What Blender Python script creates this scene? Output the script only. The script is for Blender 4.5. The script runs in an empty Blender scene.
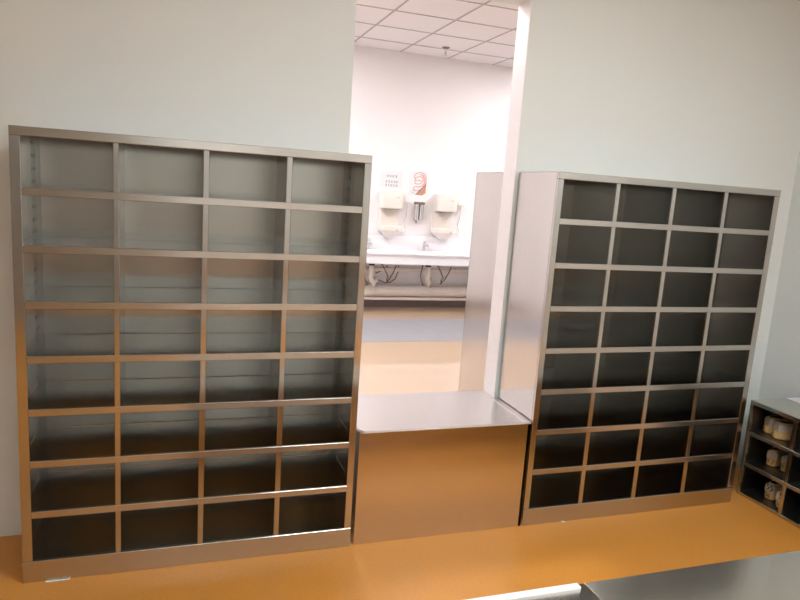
import bpy, bmesh, math, random
from mathutils import Vector, Matrix
random.seed(4)
SC = bpy.context.scene
COL = SC.collection

# ------------------------------------------------------------------ materials
def new_mat(name):
    m = bpy.data.materials.new(name); m.use_nodes = True
    nt = m.node_tree
    return m, nt, nt.nodes['Principled BSDF']

def ramp(nt, fac, stops):
    r = nt.nodes.new('ShaderNodeValToRGB')
    while len(r.color_ramp.elements) < len(stops): r.color_ramp.elements.new(.5)
    for e, (p, c) in zip(r.color_ramp.elements, stops):
        e.position = p; e.color = (*c, 1) if len(c) == 3 else c
    nt.links.new(fac, r.inputs[0]); return r.outputs[0]

def noise(nt, scale, detail=3, stretch=(1, 1, 1), coord='Object'):
    tc = nt.nodes.new('ShaderNodeTexCoord'); mp = nt.nodes.new('ShaderNodeMapping')
    mp.inputs['Scale'].default_value = stretch
    nt.links.new(tc.outputs[coord], mp.inputs[0])
    n = nt.nodes.new('ShaderNodeTexNoise'); n.inputs['Scale'].default_value = scale
    n.inputs['Detail'].default_value = detail
    nt.links.new(mp.outputs[0], n.inputs[0]); return n.outputs[0]

def bump(nt, b, h, strength, dist=.002):
    n = nt.nodes.new('ShaderNodeBump'); n.inputs['Strength'].default_value = strength
    n.inputs['Distance'].default_value = dist
    nt.links.new(h, n.inputs['Height']); nt.links.new(n.outputs[0], b.inputs['Normal'])

def steel(name, col, rough, stretch, smudge=.08, wave=0.0, tangent=None, aniso=.75):
    m, nt, b = new_mat(name)
    b.inputs['Metallic'].default_value = 1
    f = noise(nt, 9, 3, stretch)
    lo = tuple(c * (1 - .02) for c in col); hi = tuple(min(1, c * 1.02) for c in col)
    nt.links.new(ramp(nt, f, [(.3, lo), (.7, hi)]), b.inputs['Base Color'])
    s = noise(nt, 3.0, 2, (1, 1, .5))
    rr = ramp(nt, s, [(.30, (rough - smudge * .3,) * 3), (.75, (rough + smudge * .4,) * 3)])
    nt.links.new(rr, b.inputs['Roughness'])
    if wave: bump(nt, b, noise(nt, 2.2, 1), wave, .004)
    if tangent:                        # brushed finish: light spreads across the brushing direction
        c = nt.nodes.new('ShaderNodeCombineXYZ')
        for k in range(3): c.inputs[k].default_value = tangent[k]
        b.inputs['Anisotropic'].default_value = aniso
        nt.links.new(c.outputs[0], b.inputs['Tangent'])
    return m

def plain(name, col, rough=.5, metal=0, var=.04, scale=30, coat=0, spec=.5):
    m, nt, b = new_mat(name)
    f = noise(nt, scale, 3)
    nt.links.new(ramp(nt, f, [(.3, tuple(c * (1 - var) for c in col)), (.7, tuple(min(1, c * (1 + var)) for c in col))]), b.inputs['Base Color'])
    b.inputs['Roughness'].default_value = rough; b.inputs['Metallic'].default_value = metal
    b.inputs['Coat Weight'].default_value = coat; b.inputs['Specular IOR Level'].default_value = spec
    return m

def wall_mat(name, col, var=.015, strength=.06):
    m, nt, b = new_mat(name)
    f = noise(nt, 1.3, 4)
    nt.links.new(ramp(nt, f, [(.3, tuple(c * (1 - var) for c in col)), (.7, tuple(c * (1 + var) for c in col))]), b.inputs['Base Color'])
    b.inputs['Roughness'].default_value = .6; b.inputs['Specular IOR Level'].default_value = .3
    bump(nt, b, noise(nt, 220, 3), strength, .001)
    return m

ST = (.60, .585, .555)
M = {}
M['steel'] = steel('brushed_steel', (.54, .53, .51), .20, (1, 1, 30), .03, 0, (1, .8, 0))
M['steel_h'] = steel('brushed_steel_bar', (.545, .53, .505), .235, (1, 30, 30), .02, 0, (0, .6, 1), .8)
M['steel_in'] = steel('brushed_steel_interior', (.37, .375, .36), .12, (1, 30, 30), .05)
M['steel_back'] = steel('brushed_steel_back', (.49, .49, .465), .23, (30, 30, 1), .02, 0, (1, 0, 0), .9)
M['steel_dark'] = steel('dull_shaded_steel_interior', (.24, .23, .21), .38, (1, 30, 30), .03)  # steel darkened and roughened; shade inside the low rack put into its colour
M['steel_mid'] = steel('shaded_steel_upright', (.36, .365, .35), .20, (1, 30, 30), .03)  # darker copy of the rack steel, shade of the back corners in its colour
M['steel_side'] = steel('brushed_steel_panel', (.62, .60, .58), .16, (6, 6, .5), .10, .02, (.3, 1, 0), .5)
M['steel_top'] = steel('brushed_steel_top', (.74, .72, .715), .31, (30, 1, 1), .03)
M['steel_front'] = steel('brushed_steel_front', (.63, .58, .52), .19, (1, 1, 30), .04, 0, (1, .8, 0))
M['steel_bench'] = steel('brushed_steel_bench', (.70, .69, .65), .27, (1, 30, 1), .0)
M['slot'] = plain('dark_slot', (.015, .015, .015), .7)
M['chrome'] = plain('chrome', (.75, .75, .76), .12, 1, .02)
M['wall'] = wall_mat('painted_wall', (.72, .74, .72))
M['wall_far'] = wall_mat('washroom_wall', (.86, .83, .84))
M['jamb'] = plain('white_jamb', (.86, .83, .85), .45, 0, .01)
M['ceil'] = wall_mat('ceiling_paint', (.8, .8, .78))
M['ceramic'] = plain('white_solid_surface', (.84, .83, .86), .25, 0, .01, 8)
M['cream'] = plain('cream_plastic', (.80, .745, .69), .4, 0, .01)
M['pipe'] = plain('cream_pipe', (.80, .72, .68), .45, 0, .03)
M['pink_panel'] = plain('pale_panel', (.62, .53, .50), .5, 0, .03, 8)
M['rubber'] = plain('black_rubber', (.035, .03, .03), .5)
M['hose'] = plain('dark_hose', (.20, .15, .15), .5)
M['dark_base'] = plain('dark_skirting', (.19, .145, .14), .5, 0, .05)
M['white_plastic'] = plain('white_plastic', (.86, .87, .88), .35, 0, .01)
M['paper'] = plain('white_paper', (.76, .765, .80), .7, 0, .015)
M['poster'] = plain('poster_paper', (.80, .79, .80), .6, 0, .015)
M['ink'] = plain('grey_ink', (.36, .36, .42), .7)
M['ink_pale'] = plain('pale_grey_ink', (.50, .50, .54), .7)
M['cord'] = plain('pale_cord', (.62, .60, .62), .5)
M['red_ink'] = plain('red_ink', (.55, .20, .20), .7)
M['pink_ink'] = plain('pink_ink', (.80, .40, .38), .7)
M['orange_ink'] = plain('orange_ink', (.52, .31, .17), .7, 0, .15, 25)
M['purple_ink'] = plain('purple_ink', (.36, .11, .25), .7)
M['metal_tee'] = plain('ceiling_tee', (.42, .38, .385), .5)
M['tape'] = plain('white_tape', (.8, .8, .78), .6)
M['canvas'] = plain('beige_canvas', (.64, .57, .48), .85, 0, .12, 120)
M['gum'] = plain('gum_sole', (.74, .48, .19), .55, 0, .12, 60)
M['gum_dark'] = plain('gum_sole_mark', (.10, .05, .015), .7)
M['white_cloth'] = plain('white_cloth', (.74, .71, .64), .85, 0, .08, 120)
M['black_ink'] = plain('black_ink', (.01, .01, .01), .8)
M['added_door'] = plain('added_grey_brown_door', (.33, .30, .26), .45, 0, .08, 3)
M['added_tan_rail'] = plain('added_tan_board', (.50, .25, .11), .5, 0, .06, 10)
M['stripe'] = plain('blue_grey_floor_paint', (.30, .305, .33), .4, 0, .04, 6)

def floor_mat():
    m, nt, b = new_mat('orange_resin_floor')
    f = noise(nt, 1.2, 5)
    f2 = noise(nt, 90, 2)
    c1 = ramp(nt, f, [(.3, (.62, .258, .042)), (.7, (.68, .286, .049))])
    mx = nt.nodes.new('ShaderNodeMix'); mx.data_type = 'RGBA'; mx.blend_type = 'MULTIPLY'
    mx.inputs[0].default_value = 1
    nt.links.new(c1, mx.inputs[6])
    nt.links.new(ramp(nt, f2, [(.35, (.93, .93, .93)), (.6, (1, 1, 1))]), mx.inputs[7])
    nt.links.new(mx.outputs[2], b.inputs['Base Color'])
    b.inputs['Roughness'].default_value = .42
    b.inputs['Specular IOR Level'].default_value = .5
    b.inputs['Coat Weight'].default_value = .12; b.inputs['Coat Roughness'].default_value = .20
    bump(nt, b, noise(nt, 260, 3), .12, .001)
    return m
M['floor'] = floor_mat()
M['floor_far'] = plain('pale_peach_floor', (.57, .415, .285), .33, 0, .03, 1.5, .8)

def tile_mat():
    m, nt, b = new_mat('mineral_ceiling_tile')
    f = noise(nt, 160, 3)
    nt.links.new(ramp(nt, f, [(.3, (.76, .72, .725)), (.55, (.82, .785, .79))]), b.inputs['Base Color'])
    b.inputs['Roughness'].default_value = .85
    return m
M['tile'] = tile_mat()

# ------------------------------------------------------------------ helpers
class MB:
    """collects shapes, built as ONE mesh object"""
    def __init__(self): self.bm = bmesh.new(); self.mats = []
    def mi(self, mat):
        if mat not in self.mats: self.mats.append(mat)
        return self.mats.index(mat)
    def box(self, a, b, mat, bevel=0, seg=1):
        x0, x1 = sorted((a[0], b[0])); y0, y1 = sorted((a[1], b[1])); z0, z1 = sorted((a[2], b[2]))
        t = bmesh.new()
        r = bmesh.ops.create_cube(t, size=1)
        for v in r['verts']:
            v.co = Vector(((x0 + x1) / 2 + v.co.x * (x1 - x0), (y0 + y1) / 2 + v.co.y * (y1 - y0), (z0 + z1) / 2 + v.co.z * (z1 - z0)))
        if bevel: bmesh.ops.bevel(t, geom=t.edges[:], offset=bevel, segments=seg, affect='EDGES', profile=.6)
        self.add(t, mat)
    def add(self, t, mat, smooth=False):
        i = self.mi(mat)
        vm = {v: self.bm.verts.new(v.co) for v in t.verts}
        for f in t.faces:
            try:
                nf = self.bm.faces.new([vm[v] for v in f.verts]); nf.material_index = i; nf.smooth = smooth
            except ValueError: pass
        t.free()
    def faces(self, verts, faces, mat, smooth=False):
        i = self.mi(mat)
        vs = [self.bm.verts.new(v) for v in verts]
        for f in faces:
            nf = self.bm.faces.new([vs[k] for k in f]); nf.material_index = i; nf.smooth = smooth
    def tube(self, pts, r, mat, n=10, cap=True):
        pts = [Vector(p) for p in pts]; k = len(pts); rings = []; verts = []
        up = Vector((0, 0, 1))
        for j, p in enumerate(pts):
            d = (pts[min(j + 1, k - 1)] - pts[max(j - 1, 0)]).normalized()
            a = d.cross(up)
            if a.length < 1e-3: a = d.cross(Vector((0, 1, 0)))
            a.normalize(); b = a.cross(d)
            rr = r[j] if isinstance(r, (list, tuple)) else r
            verts += [p + (a * math.cos(2 * math.pi * q / n) + b * math.sin(2 * math.pi * q / n)) * rr for q in range(n)]
        fs = [[j * n + q, j * n + (q + 1) % n, (j + 1) * n + (q + 1) % n, (j + 1) * n + q] for j in range(k - 1) for q in range(n)]
        if cap: fs += [list(range(n))[::-1], [(k - 1) * n + q for q in range(n)]]
        self.faces(verts, fs, mat, True)
    def loft(self, rings, mat, cap0=True, cap1=True, smooth=True):
        n = len(rings[0]); verts = [p for r in rings for p in r]
        fs = [[j * n + q, j * n + (q + 1) % n, (j + 1) * n + (q + 1) % n, (j + 1) * n + q] for j in range(len(rings) - 1) for q in range(n)]
        if cap0: fs.append(list(range(n))[::-1])
        if cap1: fs.append([(len(rings) - 1) * n + q for q in range(n)])
        self.faces(verts, fs, mat, smooth)
    def build(self, name, parent=None, auto=True):
        bmesh.ops.recalc_face_normals(self.bm, faces=self.bm.faces)
        me = bpy.data.meshes.new(name); self.bm.to_mesh(me); self.bm.free()
        for m in self.mats: me.materials.append(M[m])
        o = bpy.data.objects.new(name, me); COL.objects.link(o)
        if parent: o.parent = parent
        if auto:
            bpy.context.view_layer.objects.active = o
            for p in me.polygons: pass
            try: me.set_sharp_from_angle(angle=math.radians(35))
            except Exception: pass
        return o

def thing(name, label, cat, loc=(0, 0, 0), rz=0, group=None):
    o = bpy.data.objects.new(name, None); COL.objects.link(o)
    o.empty_display_size = .1; o.location = loc; o.rotation_euler = (0, 0, rz)
    tag(o, label, cat, group); return o
def tag(o, label, cat, group=None):
    o['label'] = label; o['category'] = cat
    if group: o['group'] = group
    return o
def struct(name, boxes, mat, bevel=0):
    m = MB()
    for a, b in boxes: m.box(a, b, mat, bevel)
    o = m.build(name, auto=False); o['kind'] = 'structure'; return o
def copy_tree(o, parent=None):
    c = o.copy(); COL.objects.link(c)
    if parent: c.parent = parent
    for ch in list(o.children): copy_tree(ch, c)
    return c
def text(name, s, size, mat, parent, loc, rot, align='CENTER'):
    cu = bpy.data.curves.new(name, 'FONT'); cu.body = s; cu.size = size; cu.extrude = .0003
    cu.align_x = align; cu.align_y = 'CENTER'
    t = bpy.data.objects.new(name + '_tmp', cu); COL.objects.link(t)
    bpy.context.view_layer.update()
    me = bpy.data.meshes.new_from_object(t.evaluated_get(bpy.context.evaluated_depsgraph_get()))
    bpy.data.objects.remove(t); bpy.data.curves.remove(cu)
    me.materials.clear(); me.materials.append(M[mat])
    o = bpy.data.objects.new(name, me); COL.objects.link(o); o.parent = parent
    o.location = loc; o.rotation_euler = rot
    return o

# ------------------------------------------------------------------ the setting
DW = .400          # front face of the dividing wall
WT = .132          # its thickness
XL, XR = 1.348, 2.2545   # the opening
XC = 4.185         # right wall
CF = 3.2           # ceiling of the changing room
YF, CZ = 6.02, 3.5 # far wall and washroom ceiling
RX0, RX1, RY0 = -2.6, XC, -5.0

struct('floor', [((RX0 - .15, RY0 - .15, -.12), (XC + .15, DW + WT / 2, 0))], 'floor')
struct('floor_far', [((-1.15, DW + WT / 2, -.12), (8.2, YF + .15, 0))], 'floor_far')
struct('wall_back_left', [((RX0, DW, 0), (XL, DW + WT, CZ + .1))], 'wall')
struct('wall_back_right', [((XR, DW, 0), (8.05, DW + WT, CZ + .1))], 'wall')
struct('trim_3', [((XR - .004, DW - .001, 0), (XR, DW + WT + .001, 2.655))], 'jamb')
struct('wall_back_top', [((XL, DW, 2.655), (XR, DW + WT, CZ + .1))], 'wall')
struct('wall_right', [((XC, RY0, 0), (XC + .15, DW, CF + .1))], 'wall')
struct('wall_left', [((RX0 - .15, RY0, 0), (RX0, DW + WT, CF + .1))], 'wall')
struct('wall_front', [((RX0 - .15, RY0 - .15, 0), (XC + .15, RY0, CF + .1))], 'wall')
struct('reflection_rail_1', [((.55, RY0, .46), (XC, RY0 + .03, .74))], 'added_tan_rail')  # unseen rail added behind the camera as something for the steel to reflect
struct('reflection_door_1', [((-2.2, RY0, .01), (-.72, RY0 + .04, 2.1)), ((-.71, RY0, .01), (.45, RY0 + .04, 2.1))], 'added_door', .004)  # door added out of view so the left rack reflects grey-brown
struct('ceiling', [((RX0 - .15, RY0 - .15, CF), (XC + .15, DW, CF + .12))], 'ceil')
struct('wall_far', [((-1.15, YF, 0), (8.2, YF + .15, CZ + .1))], 'wall_far')
struct('wall_far_left', [((-1.15, DW + WT, 0), (-1.0, YF, CZ + .1))], 'wall_far')
struct('wall_far_right', [((8.05, DW, 0), (8.2, YF, CZ + .1))], 'wall_far')
struct('baseboard_far', [((-1.0, YF - .012, 0), (8.05, YF, .118))], 'dark_base')
struct('trim_2', [((-1.0, 3.945, 0), (8.05, 5.182, .0015))], 'stripe')
# washroom ceiling: tiles with the grid of tees below them
m = MB()
m.box((-1.15, DW + WT, CZ), (8.2, YF, CZ + .1), 'tile')
G = .691
xs = [2.665 + G * k for k in range(-5, 8)]
ys = [3.433 + G * k for k in range(-4, 4)]
for x in xs: m.box((x - .011, DW + WT, CZ - .004), (x + .011, YF, CZ), 'metal_tee')
for y in ys: m.box((-1.0, y - .011, CZ - .0045), (8.05, y + .011, CZ), 'metal_tee')
o = m.build('ceiling_far', auto=False); o['kind'] = 'structure'

# ------------------------------------------------------------------ pigeonhole racks
def make_rack(name, label, group, loc, rz, W, left, divs, right, H=1.8, D=.385, zb=.092, zt=1.767):
    """open steel shoe rack, front at local y = 0, back at y = D"""
    r = thing(name, label, 'shoe rack', loc, rz, group)
    pl, pr = left, W - right
    bv = .0018
    m = MB(); m.box((0, .018, 0), (.0025, D, H - .001), 'steel_side'); m.box((0, 0, zb), (pl, .018, zt), 'steel', bv); m.build('side_panel', r)
    m = MB(); m.box((W - .0025, .018, 0), (W, D, H - .001), 'steel_side'); m.box((pr, 0, zb), (W, .018, zt), 'steel', bv); m.build('side_panel', r)
    m = MB(); m.box((0, -.0008, zt), (W, .018, H), 'steel_h', bv); m.box((0, .018, H - .003), (W, D, H), 'steel_top'); m.build('top_panel', r)
    m = MB(); m.box((.0, -.0008, 0), (W, .018, zb), 'steel_h', bv); m.build('plinth', r)
    m = MB(); m.box((.003, D - .004, .05), (W - .003, D, H - .003), 'steel_back'); m.build('back_panel', r)
    n = 8; t = .029
    h = (zt - zb - (n - 1) * t) / n
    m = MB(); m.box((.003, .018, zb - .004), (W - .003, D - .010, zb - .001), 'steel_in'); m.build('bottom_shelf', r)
    for k in range(1, n):
        z1 = zb + k * (h + t)
        m = MB()
        m.box((pl - .001, 0, z1 - t), (pr + .001, .016, z1), 'steel_h', bv)
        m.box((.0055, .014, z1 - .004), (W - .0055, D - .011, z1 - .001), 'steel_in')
        m.build('shelf', r)
    for a, b in divs:
        m = MB(); c = (a + b) / 2
        m.box((a, .0012, zb - .001), (b, .0155, zt + .001), 'steel', bv)
        m.box((c - .002, .012, zb), (c + .002, D - .004, H - .003), 'steel_in')
        m.build('divider', r)
    for s, x in ((1, .0025), (-1, W - .0025)):       # slotted uprights in the back corners
        m = MB()
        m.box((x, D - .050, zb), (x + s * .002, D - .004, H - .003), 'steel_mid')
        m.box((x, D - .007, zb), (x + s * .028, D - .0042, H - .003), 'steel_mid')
        z = zb + .03
        while z < H - .03:
            m.box((x + s * .0015, D - .036, z), (x + s * .0027, D - .026, z + .012), 'slot'); z += .0525
        m.build('slotted_upright', r)
    return r

g = 'open pigeonhole shoe racks'
make_rack('shoe_rack', 'large stainless steel pigeonhole shoe rack with empty cells, left of the opening', None, (0, 0, 0), 0,
          1.3555, .036, [(.343, .364), (.670, .693), (.997, 1.020)], .031)
make_rack('shoe_rack', 'large stainless steel pigeonhole shoe rack with empty cells, right of the opening', None, (2.270, .002, 0), 0,
          1.374, .031, [(.328, .352), (.665, .690), (.998, 1.023)], .038)
make_rack('shoe_rack', 'steel rack behind the opening on the washroom side, only its plain side panel showing', None, (3.644, .920, 0), math.pi,
          1.374, .031, [(.328, .352), (.665, .690), (.998, 1.023)], .038)

# ------------------------------------------------------------------ steel box in the opening
BX0, BX1, BY0, BY1, BH = 1.3745, 2.2640, .006, .530, .5625
b = thing('step_box', 'plain stainless steel box bench filling the opening between the two racks', 'bench', ((BX0 + BX1) / 2, (BY0 + BY1) / 2, 0))
def bl(x, y, z): return (x - (BX0 + BX1) / 2, y - (BY0 + BY1) / 2, z)
XJ = XR - .007   # right side steps back at the wall's end
m = MB(); m.box(bl(BX0, BY0, 0), bl(BX1, BY0 + .004, BH - .006), 'steel_front', .001)
m.build('front_panel', b)
m = MB(); m.box(bl(BX0, BY0 + .004, 0), bl(BX0 + .003, BY1, BH - .006), 'steel_side'); m.build('side_panel', b)
m = MB(); m.box(bl(XJ - .003, BY0 + .004, 0), bl(XJ, BY1, BH - .006), 'steel_side'); m.box(bl(XJ, BY0, 0), bl(BX1, BY0 + .004, BH - .006), 'steel_front'); m.build('side_panel', b)
m = MB(); m.box(bl(BX0 + .003, BY1 - .004, 0), bl(XJ - .003, BY1, BH - .006), 'steel_side'); m.build('back_panel', b)
m = MB()
P = [(BX0 + .022, BY0 - .004), (BX1, BY0 - .004), (BX1, DW - .008), (XJ, DW - .008), (XJ, BY1), (BX0 - .004, BY1), (BX0 - .004, BY0 + .030)]
t = bmesh.new()
vs = [t.verts.new(bl(x, y, BH - .008)) for x, y in P]
f = t.faces.new(vs)
e = bmesh.ops.extrude_face_region(t, geom=[f])
for v in e['geom']:
    if isinstance(v, bmesh.types.BMVert): v.co.z += .008
bmesh.ops.recalc_face_normals(t, faces=t.faces)
bmesh.ops.bevel(t, geom=[ed for ed in t.edges if all(abs(v.co.z - BH) < 1e-4 for v in ed.verts)], offset=.005, segments=2, affect='EDGES')
m.add(t, 'steel_top')
m.build('lid', b)
m = MB(); m.box(bl(BX1 - .036, BY0, BH - .001), bl(BX1 - .001, DW - .010, BH + .0018), 'steel_top', .0008)
m.build('edge_strip', b)

# ------------------------------------------------------------------ near benches at the lower right
def near_bench(x0, x1, label, strip):
    H, y1, y0 = .45, -1.100, -1.52
    t = thing('steel_bench', label, 'bench', ((x0 + x1) / 2, (y0 + y1) / 2, 0))
    cx, cy = (x0 + x1) / 2, (y0 + y1) / 2
    m = MB(); m.box((x0 - cx, y0 - cy, H - .012), (x1 - cx, y1 - cy, H), 'steel_bench', .003, 2); m.build('seat', t)
    m = MB()
    m.box((x0 - cx + .004, y1 - cy - .006, .0), (x1 - cx - .004, y1 - cy - .003, H - .012), 'steel_front'); m.build('back_panel', t)
    m = MB(); m.box((x0 - cx + .004, y0 - cy + .003, 0), (x1 - cx - .004, y0 - cy + .006, H - .012), 'steel_front'); m.build('front_panel', t)
    for x in (x0 - cx + .004, x1 - cx - .007):
        m = MB(); m.box((x, y0 - cy + .006, 0), (x + .003, y1 - cy - .006, H - .012), 'steel_side'); m.build('side_panel', t)
    if strip:
        m = MB(); m.box((strip[0] - cx, y1 - cy - .026, H - .001), (strip[1] - cx, y1 - cy - .001, H + .006), 'white_plastic', .002, 2)
        m.build('edge_trim', t)['label'] = 'bright white edge trim'
    return t
near_bench(.62, 1.838, 'near steel bench at the bottom edge with a bright white strip along its top edge', (1.30, 1.812))
near_bench(1.842, 3.40, 'near steel bench at the bottom right corner with a plain grey top', None)

# ------------------------------------------------------------------ low rack with shoes on the right
LX, LY1, LH = 3.785, .100, .585
cols = [(LY1 - .022, -.189), (-.213, -.480), (-.504, -.771)]
yend = -.795
D2 = XC - .012 - LX
lr = thing('shoe_rack', 'low dark steel rack against the right wall holding pairs of shoes', 'shoe rack', (LX, 0, 0))
for y0, y1, q in ((LY1 - .003, LY1, (LY1 - .022, LY1)), (yend, yend + .003, (yend, yend + .024))):
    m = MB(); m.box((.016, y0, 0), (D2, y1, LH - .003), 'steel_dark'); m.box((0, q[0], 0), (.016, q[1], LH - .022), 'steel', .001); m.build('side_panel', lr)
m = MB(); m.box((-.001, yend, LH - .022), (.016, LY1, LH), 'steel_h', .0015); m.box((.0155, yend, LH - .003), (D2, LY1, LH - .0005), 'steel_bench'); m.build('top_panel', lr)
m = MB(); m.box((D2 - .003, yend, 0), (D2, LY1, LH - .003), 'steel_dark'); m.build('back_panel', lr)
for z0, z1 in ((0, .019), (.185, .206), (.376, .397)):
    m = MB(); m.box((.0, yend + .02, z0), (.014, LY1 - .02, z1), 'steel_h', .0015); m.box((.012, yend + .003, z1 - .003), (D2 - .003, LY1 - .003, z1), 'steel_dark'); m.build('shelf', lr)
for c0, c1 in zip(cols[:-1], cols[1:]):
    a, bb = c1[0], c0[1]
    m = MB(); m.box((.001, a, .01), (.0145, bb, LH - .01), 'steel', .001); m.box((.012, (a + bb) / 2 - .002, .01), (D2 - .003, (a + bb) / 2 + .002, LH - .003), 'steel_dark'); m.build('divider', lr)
m = MB()
t = bmesh.new(); bmesh.ops.create_uvsphere(t, u_segments=10, v_segments=6, radius=.006)
bmesh.ops.translate(t, verts=t.verts, vec=(.03, LY1 - .004, .530)); m.add(t, 'chrome', True); m.build('rivet', lr)

# paper on the low rack
m = MB(); m.box((4.056, -.22, LH + .0005), (4.166, .098, LH + .0015), 'paper')
o = m.build('paper_sheet'); tag(o, 'white printed paper lying on top of the low rack by the right wall', 'paper')
m = MB()
for i in range(5):
    x = 4.076 + i * .018; y = .08
    while y > -.20:
        w = random.uniform(.012, .03); m.box((x, y - w, LH + .0015), (x + .008, y, LH + .0019), 'ink_pale'); y -= w + .007
m.build('printed_text', o)

def shoe(label, group, loc, rz, upper, mark_upper, mark_sole, L=.235, W=.074, hs=.048, hu=.050):
    """slip-on shoe, heel at the origin, toe along +X"""
    s = thing('shoe', label, 'shoe', loc, rz, group)
    N = 40
    def half(u):      # half width of the last along its length
        return W / 2 * (.90 + .17 * math.exp(-((u - .68) / .20) ** 2) - .06 * math.exp(-((u - .38) / .14) ** 2))
    def outline(z, grow=0.0, tread=0):
        pts = []
        for k in range(N):
            a = 2 * math.pi * k / N
            c, si = math.cos(a), math.sin(a)
            p = .62 if c < 0 else .92
            ex = math.copysign(abs(c) ** (.5 if c < 0 else .85), c); ey = math.copysign(abs(si) ** p, si)
            x = L * .40 + ex * ((L * .40 if c < 0 else L * .60) + grow)
            pts.append((x, ey * (half(min(max(x / L, 0), 1)) + grow), z + (.005 if tread and k % 2 else 0)))
        return pts
    m = MB()
    m.loft([outline(.0, -.005, 1), outline(.006, .001, 0), outline(.022, .003), outline(.040, .001), outline(hs - .002, -.001), outline(hs, -.006)], 'gum')
    m.build('sole', s)
    rings = []
    for u, w, h, p in ((.035, .66, .86, .30), (.015, .80, .90, .30), (.012, .84, .72, .3), (.03, .90, 1.0, .26), (.08, .95, 1.04, .26), (.20, .95, .98, .27), (.34, .94, .95, .30), (.46, .95, 1.02, .38), (.58, .96, .95, .48), (.70, .95, .78, .52), (.82, .88, .62, .55), (.91, .70, .46, .6), (.965, .45, .28, .7))[3:]:
        r = []
        for k in range(17):
            a = math.pi * k / 16
            r.append((u * L + (.004 * math.sin(a) if u < .05 else 0), -math.copysign(abs(math.cos(a)) ** (.75 if u < .5 else .9), math.cos(a)) * half(u) * w, hs - .004 + h * hu * math.sin(a) ** p))
        rings.append(r)
    m = MB(); m.loft(rings, upper); m.build('upper', s)
    n = 24
    def oval(q, z): return [(L * .25 + math.cos(2 * math.pi * k / n) * L * .185 * q, math.copysign(abs(math.sin(2 * math.pi * k / n)) ** .8, math.sin(2 * math.pi * k / n)) * W * .34 * q, z) for k in range(n)]
    m = MB(); m.loft([oval(1.10, hs + hu * .92), oval(1.10, hs + hu * 1.0), oval(1.0, hs + hu * 1.04), oval(.90, hs + hu * .98)], upper, False, False); m.build('collar', s)
    m = MB(); m.faces(oval(.93, hs + hu * .985), [list(range(n))], 'slot'); m.build('lining', s)
    if mark_upper: text('heel_number', mark_upper, .052, 'black_ink', s, (.0055, 0, hs + hu * .45), (math.pi / 2, 0, -math.pi / 2))
    if mark_sole: text('size_mark', mark_sole, .034, 'gum_dark', s, (-.0036, 0, hs * .52), (math.pi / 2, 0, -math.pi / 2))
    else:
        m = MB(); t = bmesh.new(); bmesh.ops.create_uvsphere(t, u_segments=8, v_segments=6, radius=.006); bmesh.ops.scale(t, verts=t.verts, vec=(.4, 1, 1)); bmesh.ops.translate(t, verts=t.verts, vec=(-.002, .004, hs * .62)); m.add(t, 'gum_dark', True); m.build('heel_dot', s)
    return s
g6 = 'shoes in the low rack'
shoe('left shoe of the grey pair with yellow soles in the low rack\'s top cell', g6, (3.872, .053, .3975), math.radians(-24), 'canvas', None, None)
shoe('right shoe of the grey pair with yellow soles in the low rack\'s top cell', g6, (3.850, -.030, .3975), math.radians(-26), 'canvas', None, None)
shoe('left shoe of the beige pair in the low rack\'s middle cell', g6, (3.895, -.003, .2065), math.radians(14), 'canvas', None, '7 7')
shoe('right shoe of the beige pair in the low rack\'s middle cell', g6, (3.908, -.088, .2065), math.radians(12), 'canvas', None, '7 7')
shoe('left shoe with black 55 on its heel in the low rack\'s bottom cell', g6, (3.873, -.040, .0195), math.radians(2), 'white_cloth', '55', '36')
shoe('right shoe with black 5 on its heel in the low rack\'s bottom cell', g6, (3.838, -.147, .0195), math.radians(1), 'white_cloth', '5', '36')

# scraps of tape left on the floor
def scrap(label, x0, x1, y):
    m = MB(); n = 9; up = []; dn = []
    for k in range(n):
        u = k / (n - 1); x = (x1 - x0) * (u - .5)
        up.append((x, .002 + random.uniform(-.0015, .0015), .0005 + .006 * random.random())); dn.append((x, -.004 + random.uniform(-.002, .001), .0005))
    m.faces(up + dn + [(p[0], p[1], p[2] + .0012) for p in up + dn], [[k, k + 1, n + k + 1, n + k] for k in range(n - 1)] + [[2 * n + k, 3 * n + k, 3 * n + k + 1, 2 * n + k + 1] for k in range(n - 1)], 'tape')
    o = m.build('tape_scrap', auto=False); o.location = ((x0 + x1) / 2, y, 0); tag(o, label, 'tape'); return o
scrap('torn scrap of white tape on the floor at the left rack\'s plinth', .082, .172, -.006)
scrap('tiny white scrap on the floor at the right rack\'s plinth', 2.505, 2.522, -.004)

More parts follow.
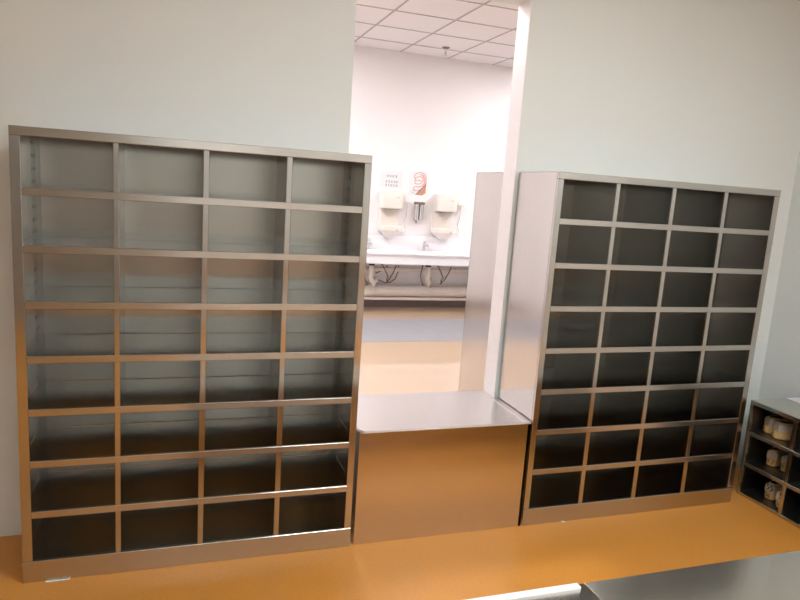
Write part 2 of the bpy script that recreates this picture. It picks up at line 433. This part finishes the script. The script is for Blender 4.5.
# ------------------------------------------------------------------ washroom: counter, taps, dryers, signs
CX0, CX1 = 1.40, 6.52
CYF, CT = 5.40, .835
sinks = [3.03 + .82 * k for k in range(-1, 4)]
sinks = [s for s in sinks if CX0 + .4 < s < CX1 - .35]
ct = thing('sink_counter', 'long white washbasin counter along the washroom wall with basins let into it', 'counter', (0, 5.7, 0))
def cl(p): return (p[0], p[1] - 5.7, p[2])
m = MB()
edges = [CX0] + [(a + c) / 2 for a, c in zip(sinks[:-1], sinks[1:])] + [CX1]
N = 48
for s, x0, x1 in zip(sinks, edges[:-1], edges[1:]):
    yc = 5.66; y0, y1 = CYF, 5.955
    angs = sorted([2 * math.pi * k / N for k in range(N)] + [math.atan2(yy - yc, xx - s) % (2 * math.pi) for xx in (x0, x1) for yy in (y0, y1)])
    inn, out = [], []
    for a in angs:
        c, si = math.cos(a), math.sin(a)
        inn.append(cl((s + .27 * c, yc + .17 * si, CT)))
        tt = min([((x1 if c > 0 else x0) - s) / c if abs(c) > 1e-6 else 1e9, ((y1 if si > 0 else y0) - yc) / si if abs(si) > 1e-6 else 1e9])
        out.append(cl((s + tt * c, yc + tt * si, CT)))
    k = len(angs)
    m.faces(inn + out, [[q, (q + 1) % k, k + (q + 1) % k, k + q] for q in range(k)], 'ceramic')
m.box(cl((CX0, CYF, CT - .02)), cl((CX1, CYF + .004, CT)), 'ceramic', .001)
m.build('countertop', ct, auto=False)
for s in sinks:
    m = MB(); yc = 5.66; rings = []
    for q, z in ((1.0, 0), (.985, -.012), (.95, -.05), (.80, -.10), (.45, -.125), (.10, -.13)):
        rings.append([cl((s + .27 * q * math.cos(2 * math.pi * k / N), yc + .17 * q * math.sin(2 * math.pi * k / N), CT + z)) for k in range(N)])
    m.loft(rings, 'ceramic', False, True); 
    bs = m.build('basin', ct)
    m = MB(); m.tube([cl((s, yc, CT - .129)), cl((s, yc, CT - .1265))], .022, 'chrome', 16); m.build('drain', bs)
m = MB(); m.box(cl((CX0, 5.955, CT)), cl((CX1, YF - .001, 1.036)), 'ceramic', .003, 2); m.build('backsplash', ct)
m = MB(); m.box(cl((CX0, CYF + .016, .69)), cl((CX1, CYF + .034, CT - .02)), 'ceramic', .002)
m.build('apron', ct)
m = MB(); m.box(cl((CX0, CYF + .034, .69)), cl((CX0 + .02, YF - .001, CT - .02)), 'ceramic'); m.build('end_panel', ct)
m = MB(); m.box(cl((CX1 - .02, CYF + .034, .69)), cl((CX1, YF - .001, CT - .02)), 'ceramic'); m.build('end_panel', ct)
m = MB(); m.box(cl((CX0, 5.86, .128)), cl((CX1, YF - .001, .165)), 'pipe', .008, 2); m.build('ledge', ct)

def along(p, n=7): return p
# pipes under the counter: things of their own
m = MB(); m.tube([(CX0 + .03, 5.78, .575), (CX1 - .03, 5.78, .575)], .028, 'pipe', 14)
for x in [CX0 + .3 + .68 * k for k in range(8)]: m.box((x - .008, 5.78, .56), (x + .008, YF - .001, .59), 'pipe')
tag(m.build('water_pipe'), 'thin cream pipe running along just under the white counter', 'pipe')
m = MB(); m.tube([(CX0 + .03, 5.93, .250), (CX1 - .03, 5.93, .250)], .078, 'pipe', 20)
for s in sinks: m.tube([(s - .05, 5.93, .250), (s + .11, 5.93, .250)], .083, 'cream', 20)
tag(m.build('drain_pipe'), 'thick cream drain pipe running low along the wall above the dark skirting', 'pipe')
for i, s in enumerate(sinks):
    m = MB()
    m.tube([(s, 5.66, CT - .132), (s, 5.66, .64)], .040, 'rubber', 14)
    a = m
    tr = thing('sink_trap', {3.03: 'cream drain trap with black hoses under the left tap', 3.85: 'cream drain trap with black hoses under the right tap'}.get(round(s, 2), 'cream drain trap under the counter, hidden by a rack'), 'pipe', (s, 5.66, 0), 0, 'drain traps under the counter')
    o = a.build('tailpiece', tr); o.location = (-s, -5.66, 0)
    m = MB(); m.tube([(-.0, 0, .65), (0, .0, .46), (.02, .02, .42), (.06, .06, .41), (.09, .09, .43), (.10, .12, .44), (.10, .18, .40), (.10, .22, .33)], [.036, .036, .036, .036, .034, .032, .032, .032], 'cream', 14)
    m.build('bend', tr)
    m = MB()
    m.tube([(-.07, .03, .66), (-.09, .04, .52), (-.05, .10, .42), (.01, .18, .35)], .009, 'hose', 8)
    m.build('hose', tr)
    m = MB()
    m.tube([(.15, .03, .66), (.22, .04, .55), (.26, .06, .48), (.29, .2, .42), (.31, .22, .37)], .009, 'hose', 8)
    m.build('hose', tr)
    m = MB(); m.tube([(.36, .03, .64), (.33, .04, .55), (.30, .08, .46), (.29, .22, .37)], .009, 'hose', 8); m.build('hose', tr)
for s, d in ((3.03, 1), (3.85, 0)):
    if d:
        m = MB(); m.tube([(s + .13, 5.86, .42), (s + .2, 5.88, .40), (s + .28, 5.90, .37), (s + .36, 5.92, .37), (s + .43, 5.92, .42), (s + .46, 5.9, .52), (s + .45, 5.86, .62)], .009, 'hose', 8)
        m.tube([(s + .12, 5.86, .50), (s + .22, 5.87, .55), (s + .30, 5.87, .62)], .009, 'hose', 8)
        tag(m.build('loose_hose'), 'dark hose looping under the counter beside the left drain trap', 'hose')
for s in sinks:
    lab = {3.03: 'small chrome tap at the left basin, close to the rack edge', 3.85: 'small chrome tap at the basin in the middle of the counter'}.get(round(s, 2), 'chrome basin tap on the counter, hidden by a rack')
    tp = thing('tap', lab, 'tap', (s, 5.885, CT), 0, 'taps on the counter')
    m = MB(); m.tube([(0, 0, 0), (0, 0, .008), (0, 0, .009), (0, 0, .135)], [.03, .03, .022, .021], 'chrome', 16); m.build('body', tp)
    m = MB(); m.tube([(0, -.01, .085), (0, -.07, .10), (0, -.13, .09), (0, -.145, .07)], [.016, .014, .012, .012], 'chrome', 12); m.build('spout', tp)
    m = MB(); m.box((-.012, -.06, .138), (.012, .02, .150), 'chrome', .004, 2); m.build('lever', tp)

def superrect(cx, cy, wx, wy, z, n=24, p=.35):
    out = []
    for k in range(n):
        a = 2 * math.pi * k / n; c, s = math.cos(a), math.sin(a)
        out.append((cx + wx * math.copysign(abs(c) ** p, c), cy + wy * math.copysign(abs(s) ** p, s), z))
    return out
def hand_dryer(x, label):
    """jet dryer: hood above, open slot for hands, tray with a pointed underside; back at y = 0"""
    d = thing('hand_dryer', label, 'hand dryer', (x, YF - .002, 0), 0, 'hand dryers on the washroom wall')
    w = .156
    m = MB()
    m.loft([superrect(0, -.10, w * .93, .100, 1.405), superrect(0, -.118, w, .118, 1.418), superrect(0, -.122, w, .122, 1.50), superrect(0, -.120, w, .120, 1.615), superrect(0, -.116, w * .975, .116, 1.637), superrect(0, -.105, w * .9, .105, 1.645)], 'cream')
    hd = m.build('hood', d)
    m = MB(); m.box((-.11, -.19, 1.400), (.11, -.05, 1.406), 'hose', .002); m.build('air_outlet', hd)
    m = MB(); m.box((.035, -.2455, 1.557), (.085, -.243, 1.568), 'ink_pale'); m.build('badge', hd)
    for zz in (1.50, 1.47): m = MB(); m.box((.052, -.2455, zz), (.060, -.243, zz + .008), 'ink_pale'); m.build('status_light', hd)
    m = MB(); m.box((-w * .88, -.075, 1.10), (w * .88, 0, 1.42), 'cream', .01, 2); m.build('back_plate', d)
    m = MB()
    m.loft([superrect(0, -.11, .045, .032, 1.008), superrect(0, -.113, .085, .040, 1.036), superrect(0, -.108, w * .97, .103, 1.098), superrect(0, -.118, w, .118, 1.112), superrect(0, -.122, w, .122, 1.165), superrect(0, -.118, w * .96, .118, 1.172), superrect(0, -.110, w * .86, .10, 1.150)], 'cream')
    tr = m.build('tray', d)
    m = MB(); m.box((.055, -.246, 1.105), (.085, -.243, 1.130), 'ink_pale', .001); m.build('indicator', tr)
    return d
hand_dryer(3.325, 'cream hand dryer on the wall under the printed notice')
hand_dryer(4.125, 'cream hand dryer on the wall right of the soap dispenser')
def outlet(x, label, lab2):
    s = thing('wall_socket', label, 'socket', (x, YF - .001, 1.50), 0)
    m = MB(); m.box((-.05, -.10, -.008), (.05, 0, .012), 'cream', .004, 2); m.build('shelf_plate', s)
    m = MB(); m.box((-.045, -.045, .012), (-.005, 0, .10), 'cream', .006, 2); m.build('plug', s)
    m = MB(); m.tube([(x + .01, YF - .05, 1.488), (x + .03, YF - .04, 1.44), (x + .02, YF - .03, 1.30), (x - .005, YF - .03, 1.22), (x + .015, YF - .03, 1.15), (x + .03, YF - .03, 1.10), (x + .01, YF - .04, 1.07), (x - .03, YF - .04, 1.085)], .005, 'cord', 8)
    tag(m.build('power_cord'), lab2, 'cord')
outlet(3.565, 'white wall socket between the left hand dryer and the soap dispenser', 'grey cord hanging down right of the left hand dryer')
outlet(4.385, 'white wall socket just right of the right hand dryer', 'grey cord hanging down right of the right hand dryer')

sd = thing('soap_dispenser', 'chrome twin-tube soap dispenser on the wall between the two hand dryers', 'soap dispenser', (3.767, YF - .001, 1.25))
m = MB(); m.box((-.062, -.02, .0), (.062, 0, .27), 'chrome', .004, 2); m.build('back_plate', sd)
for x in (-.034, .034):
    m = MB(); m.tube([(x, -.05, .01), (x, -.05, .018), (x, -.05, .235)], [.024, .030, .030], 'chrome', 18); m.build('tube', sd)
m = MB(); m.box((-.070, -.088, .235), (.070, 0, .268), 'hose', .008, 2); m.build('cap', sd)
m = MB(); m.tube([(-.034, -.05, .01), (-.034, -.05, -.03)], .010, 'hose', 10); m.build('nozzle', sd)

# printed notice
nt_ = thing('printed_notice', 'white paper notice with three lines of small print above the left hand dryer', 'sign', (3.342, YF - .001, 1.80))
m = MB(); m.box((-.162, -.003, -.118), (.162, 0, .118), 'paper'); m.build('sheet', nt_)
for row, (z, n, w, x0, mt) in enumerate(((.047, 4, .032, -.070, 'ink'), (-.028, 5, .030, -.084, 'ink'), (-.078, 5, .030, -.088, 'ink'))):
    m = MB()
    for k in range(n):
        x = x0 + k * (w + .009)
        for q in range(3):
            zz = z + .013 - q * .0125; i0 = random.uniform(0, .006); i1 = random.uniform(0, .006)
            m.box((x + i0, -.0045, zz - .0025), (x + w - i1, -.0029, zz + .0025), mt)
        for q in range(2):
            xx = x + w * random.uniform(.2, .8); m.box((xx - .0025, -.0045, z - .016), (xx + .0025, -.0029, z + .016), mt)
    m.build('text_line', nt_)

# hand-washing poster
ps = thing('poster', 'hand-washing poster with a red line drawing and orange corner above the soap dispenser', 'poster', (3.757, YF - .001, 1.775))
m = MB(); m.box((-.150, -.003, -.165), (.150, 0, .165), 'poster'); m.build('sheet', ps)
def arc(pts, r, mat, mb):
    P = [Vector((x, -.0045, z)) for x, z in pts]
    # Catmull-Rom smoothing
    out = []
    for i in range(len(P) - 1):
        p0, p1, p2, p3 = P[max(i - 1, 0)], P[i], P[i + 1], P[min(i + 2, len(P) - 1)]
        for k in range(5):
            t = k / 5
            out.append(.5 * ((2 * p1) + (-p0 + p2) * t + (2 * p0 - 5 * p1 + 4 * p2 - p3) * t * t + (-p0 + 3 * p1 - 3 * p2 + p3) * t ** 3))
    out.append(P[-1]); mb.tube(out, r, mat, 6)
m = MB()
m.faces([(x, -.0035, z) for x, z in ((.0, .13), (.06, .125), (.092, .07), (.088, .01), (.05, -.045), (.035, -.035), (.065, .01), (.062, .07), (.04, .10))], [list(range(9))], 'pink_ink')
arc([(-.085, .10), (-.04, .14), (.03, .15), (.085, .12), (.102, .05), (.085, -.02), (.04, -.07), (-.01, -.10), (-.06, -.10), (-.08, -.07), (-.05, -.045), (.0, -.05), (.035, -.03)], .0042, 'red_ink', m)
arc([(-.085, .10), (-.06, .07), (-.01, .095), (.035, .085), (.055, .05), (.03, .03), (-.02, .045), (-.06, .03)], .004, 'red_ink', m)
arc([(-.06, .07), (-.07, .04), (-.06, .03), (-.065, .0), (-.02, -.01), (.02, .0), (.04, .02)], .004, 'red_ink', m)
m.build('drawing', ps)
m = MB(); V = [(-.035, -.163), (.06, -.163), (.105, -.13), (.105, -.005)]
m.faces([(x, -.0036, z) for x, z in V], [[0, 1, 2, 3]], 'orange_ink'); m.build('corner_patch', ps)
m = MB(); m.tube([(-.045, -.0045, -.160), (.03, -.0045, -.085), (.105, -.0045, .005)], .006, 'purple_ink', 6); m.build('corner_line', ps)
m = MB(); arc([(-.085 + .022 * math.cos(a * math.pi / 4), -.12 + .022 * math.sin(a * math.pi / 4)) for a in range(9)], .004, 'ink_pale', m); m.build('badge', ps)

# sprinkler
sp = thing('sprinkler_head', 'small chrome sprinkler head hanging from the washroom ceiling', 'sprinkler', (3.76, 5.387, CZ - .005))
m = MB(); m.tube([(0, 0, 0), (0, 0, -.006), (0, 0, -.02)], [.05, .05, .02], 'hose', 20); m.build('escutcheon', sp)
m = MB(); m.tube([(0, 0, -.01), (0, 0, -.06), (0, 0, -.063), (0, 0, -.10)], [.016, .016, .024, .012], 'chrome', 14); m.build('body', sp)
m = MB(); m.tube([(0, 0, -.10), (0, 0, -.105)], [.032, .032], 'chrome', 18); m.build('deflector', sp)

# ------------------------------------------------------------------ lamps
def lamp_mat(name, col, s):
    m, nt, b = new_mat(name); M[name] = m
    b.inputs['Base Color'].default_value = (*col, 1)
    b.inputs['Emission Color'].default_value = (*col, 1); b.inputs['Emission Strength'].default_value = s
lamp_mat('panel_warm', (.93, .985, 1.0), 21.5)
lamp_mat('panel_pink', (1.0, .955, .955), 47.0)
def ceiling_panel(x, y, z, wx, wy, mat, label, group):
    t = thing('ceiling_light', label, 'ceiling light', (x, y, z), 0, group)
    m = MB(); m.box((-wx / 2, -wy / 2, -.012), (wx / 2, wy / 2, -.006), mat); m.build('diffuser', t)
    m = MB()
    for a, c in (((-wx / 2 - .02, -wy / 2 - .02), (-wx / 2, wy / 2 + .02)), ((wx / 2, -wy / 2 - .02), (wx / 2 + .02, wy / 2 + .02)), ((-wx / 2, -wy / 2 - .02), (wx / 2, -wy / 2)), ((-wx / 2, wy / 2), (wx / 2, wy / 2 + .02))):
        m.box((*a, -.016), (*c, 0), 'white_plastic')
    m.build('frame', t); return t
for x, y in ((2.0, -1.7), (3.3, -3.3), (.8, -3.6)):
    ceiling_panel(x, y, CF, 1.2, .6, 'panel_warm', 'long flat light panel in the changing room ceiling', 'changing room ceiling lights')
for x, y in ((1.29, 3.78), (1.29, 1.71), (5.44, 3.09), (5.44, 4.47), (1.29, 4.47)):
        ceiling_panel(x, y, CZ - .006, .62, .62, 'panel_pink', 'square flat light panel in the washroom ceiling', 'washroom ceiling lights')

w = bpy.data.worlds.new('world'); SC.world = w; w.use_nodes = True
w.node_tree.nodes['Background'].inputs[0].default_value = (.8, .85, .9, 1)
w.node_tree.nodes['Background'].inputs[1].default_value = .05

# ------------------------------------------------------------------ camera
cam = bpy.data.cameras.new('camera'); co = bpy.data.objects.new('camera', cam); COL.objects.link(co)
R = ((.9472087190295222, -.01015467383353437, -.32045674465329355),
     (-.3135327472609686, .1796193242491682, -.9324345096312457),
     (.06702879224214969, .9836837809761869, .1669531672504359))
mw = Matrix([(*R[0], .5923783), (*R[1], -2.7053021), (*R[2], 1.6635267), (0, 0, 0, 1)])
co.matrix_world = mw
cam.sensor_fit = 'HORIZONTAL'; cam.sensor_width = 36; cam.lens = 646.9435 / 800 * 36
cam.clip_start = .02
SC.camera = co
SC.cycles.glossy_bounces = 10
vs = SC.view_settings
vs.view_transform = 'Standard'; vs.look = 'None'; vs.gamma = 1; vs.exposure = 0.0; vs.use_curve_mapping = False
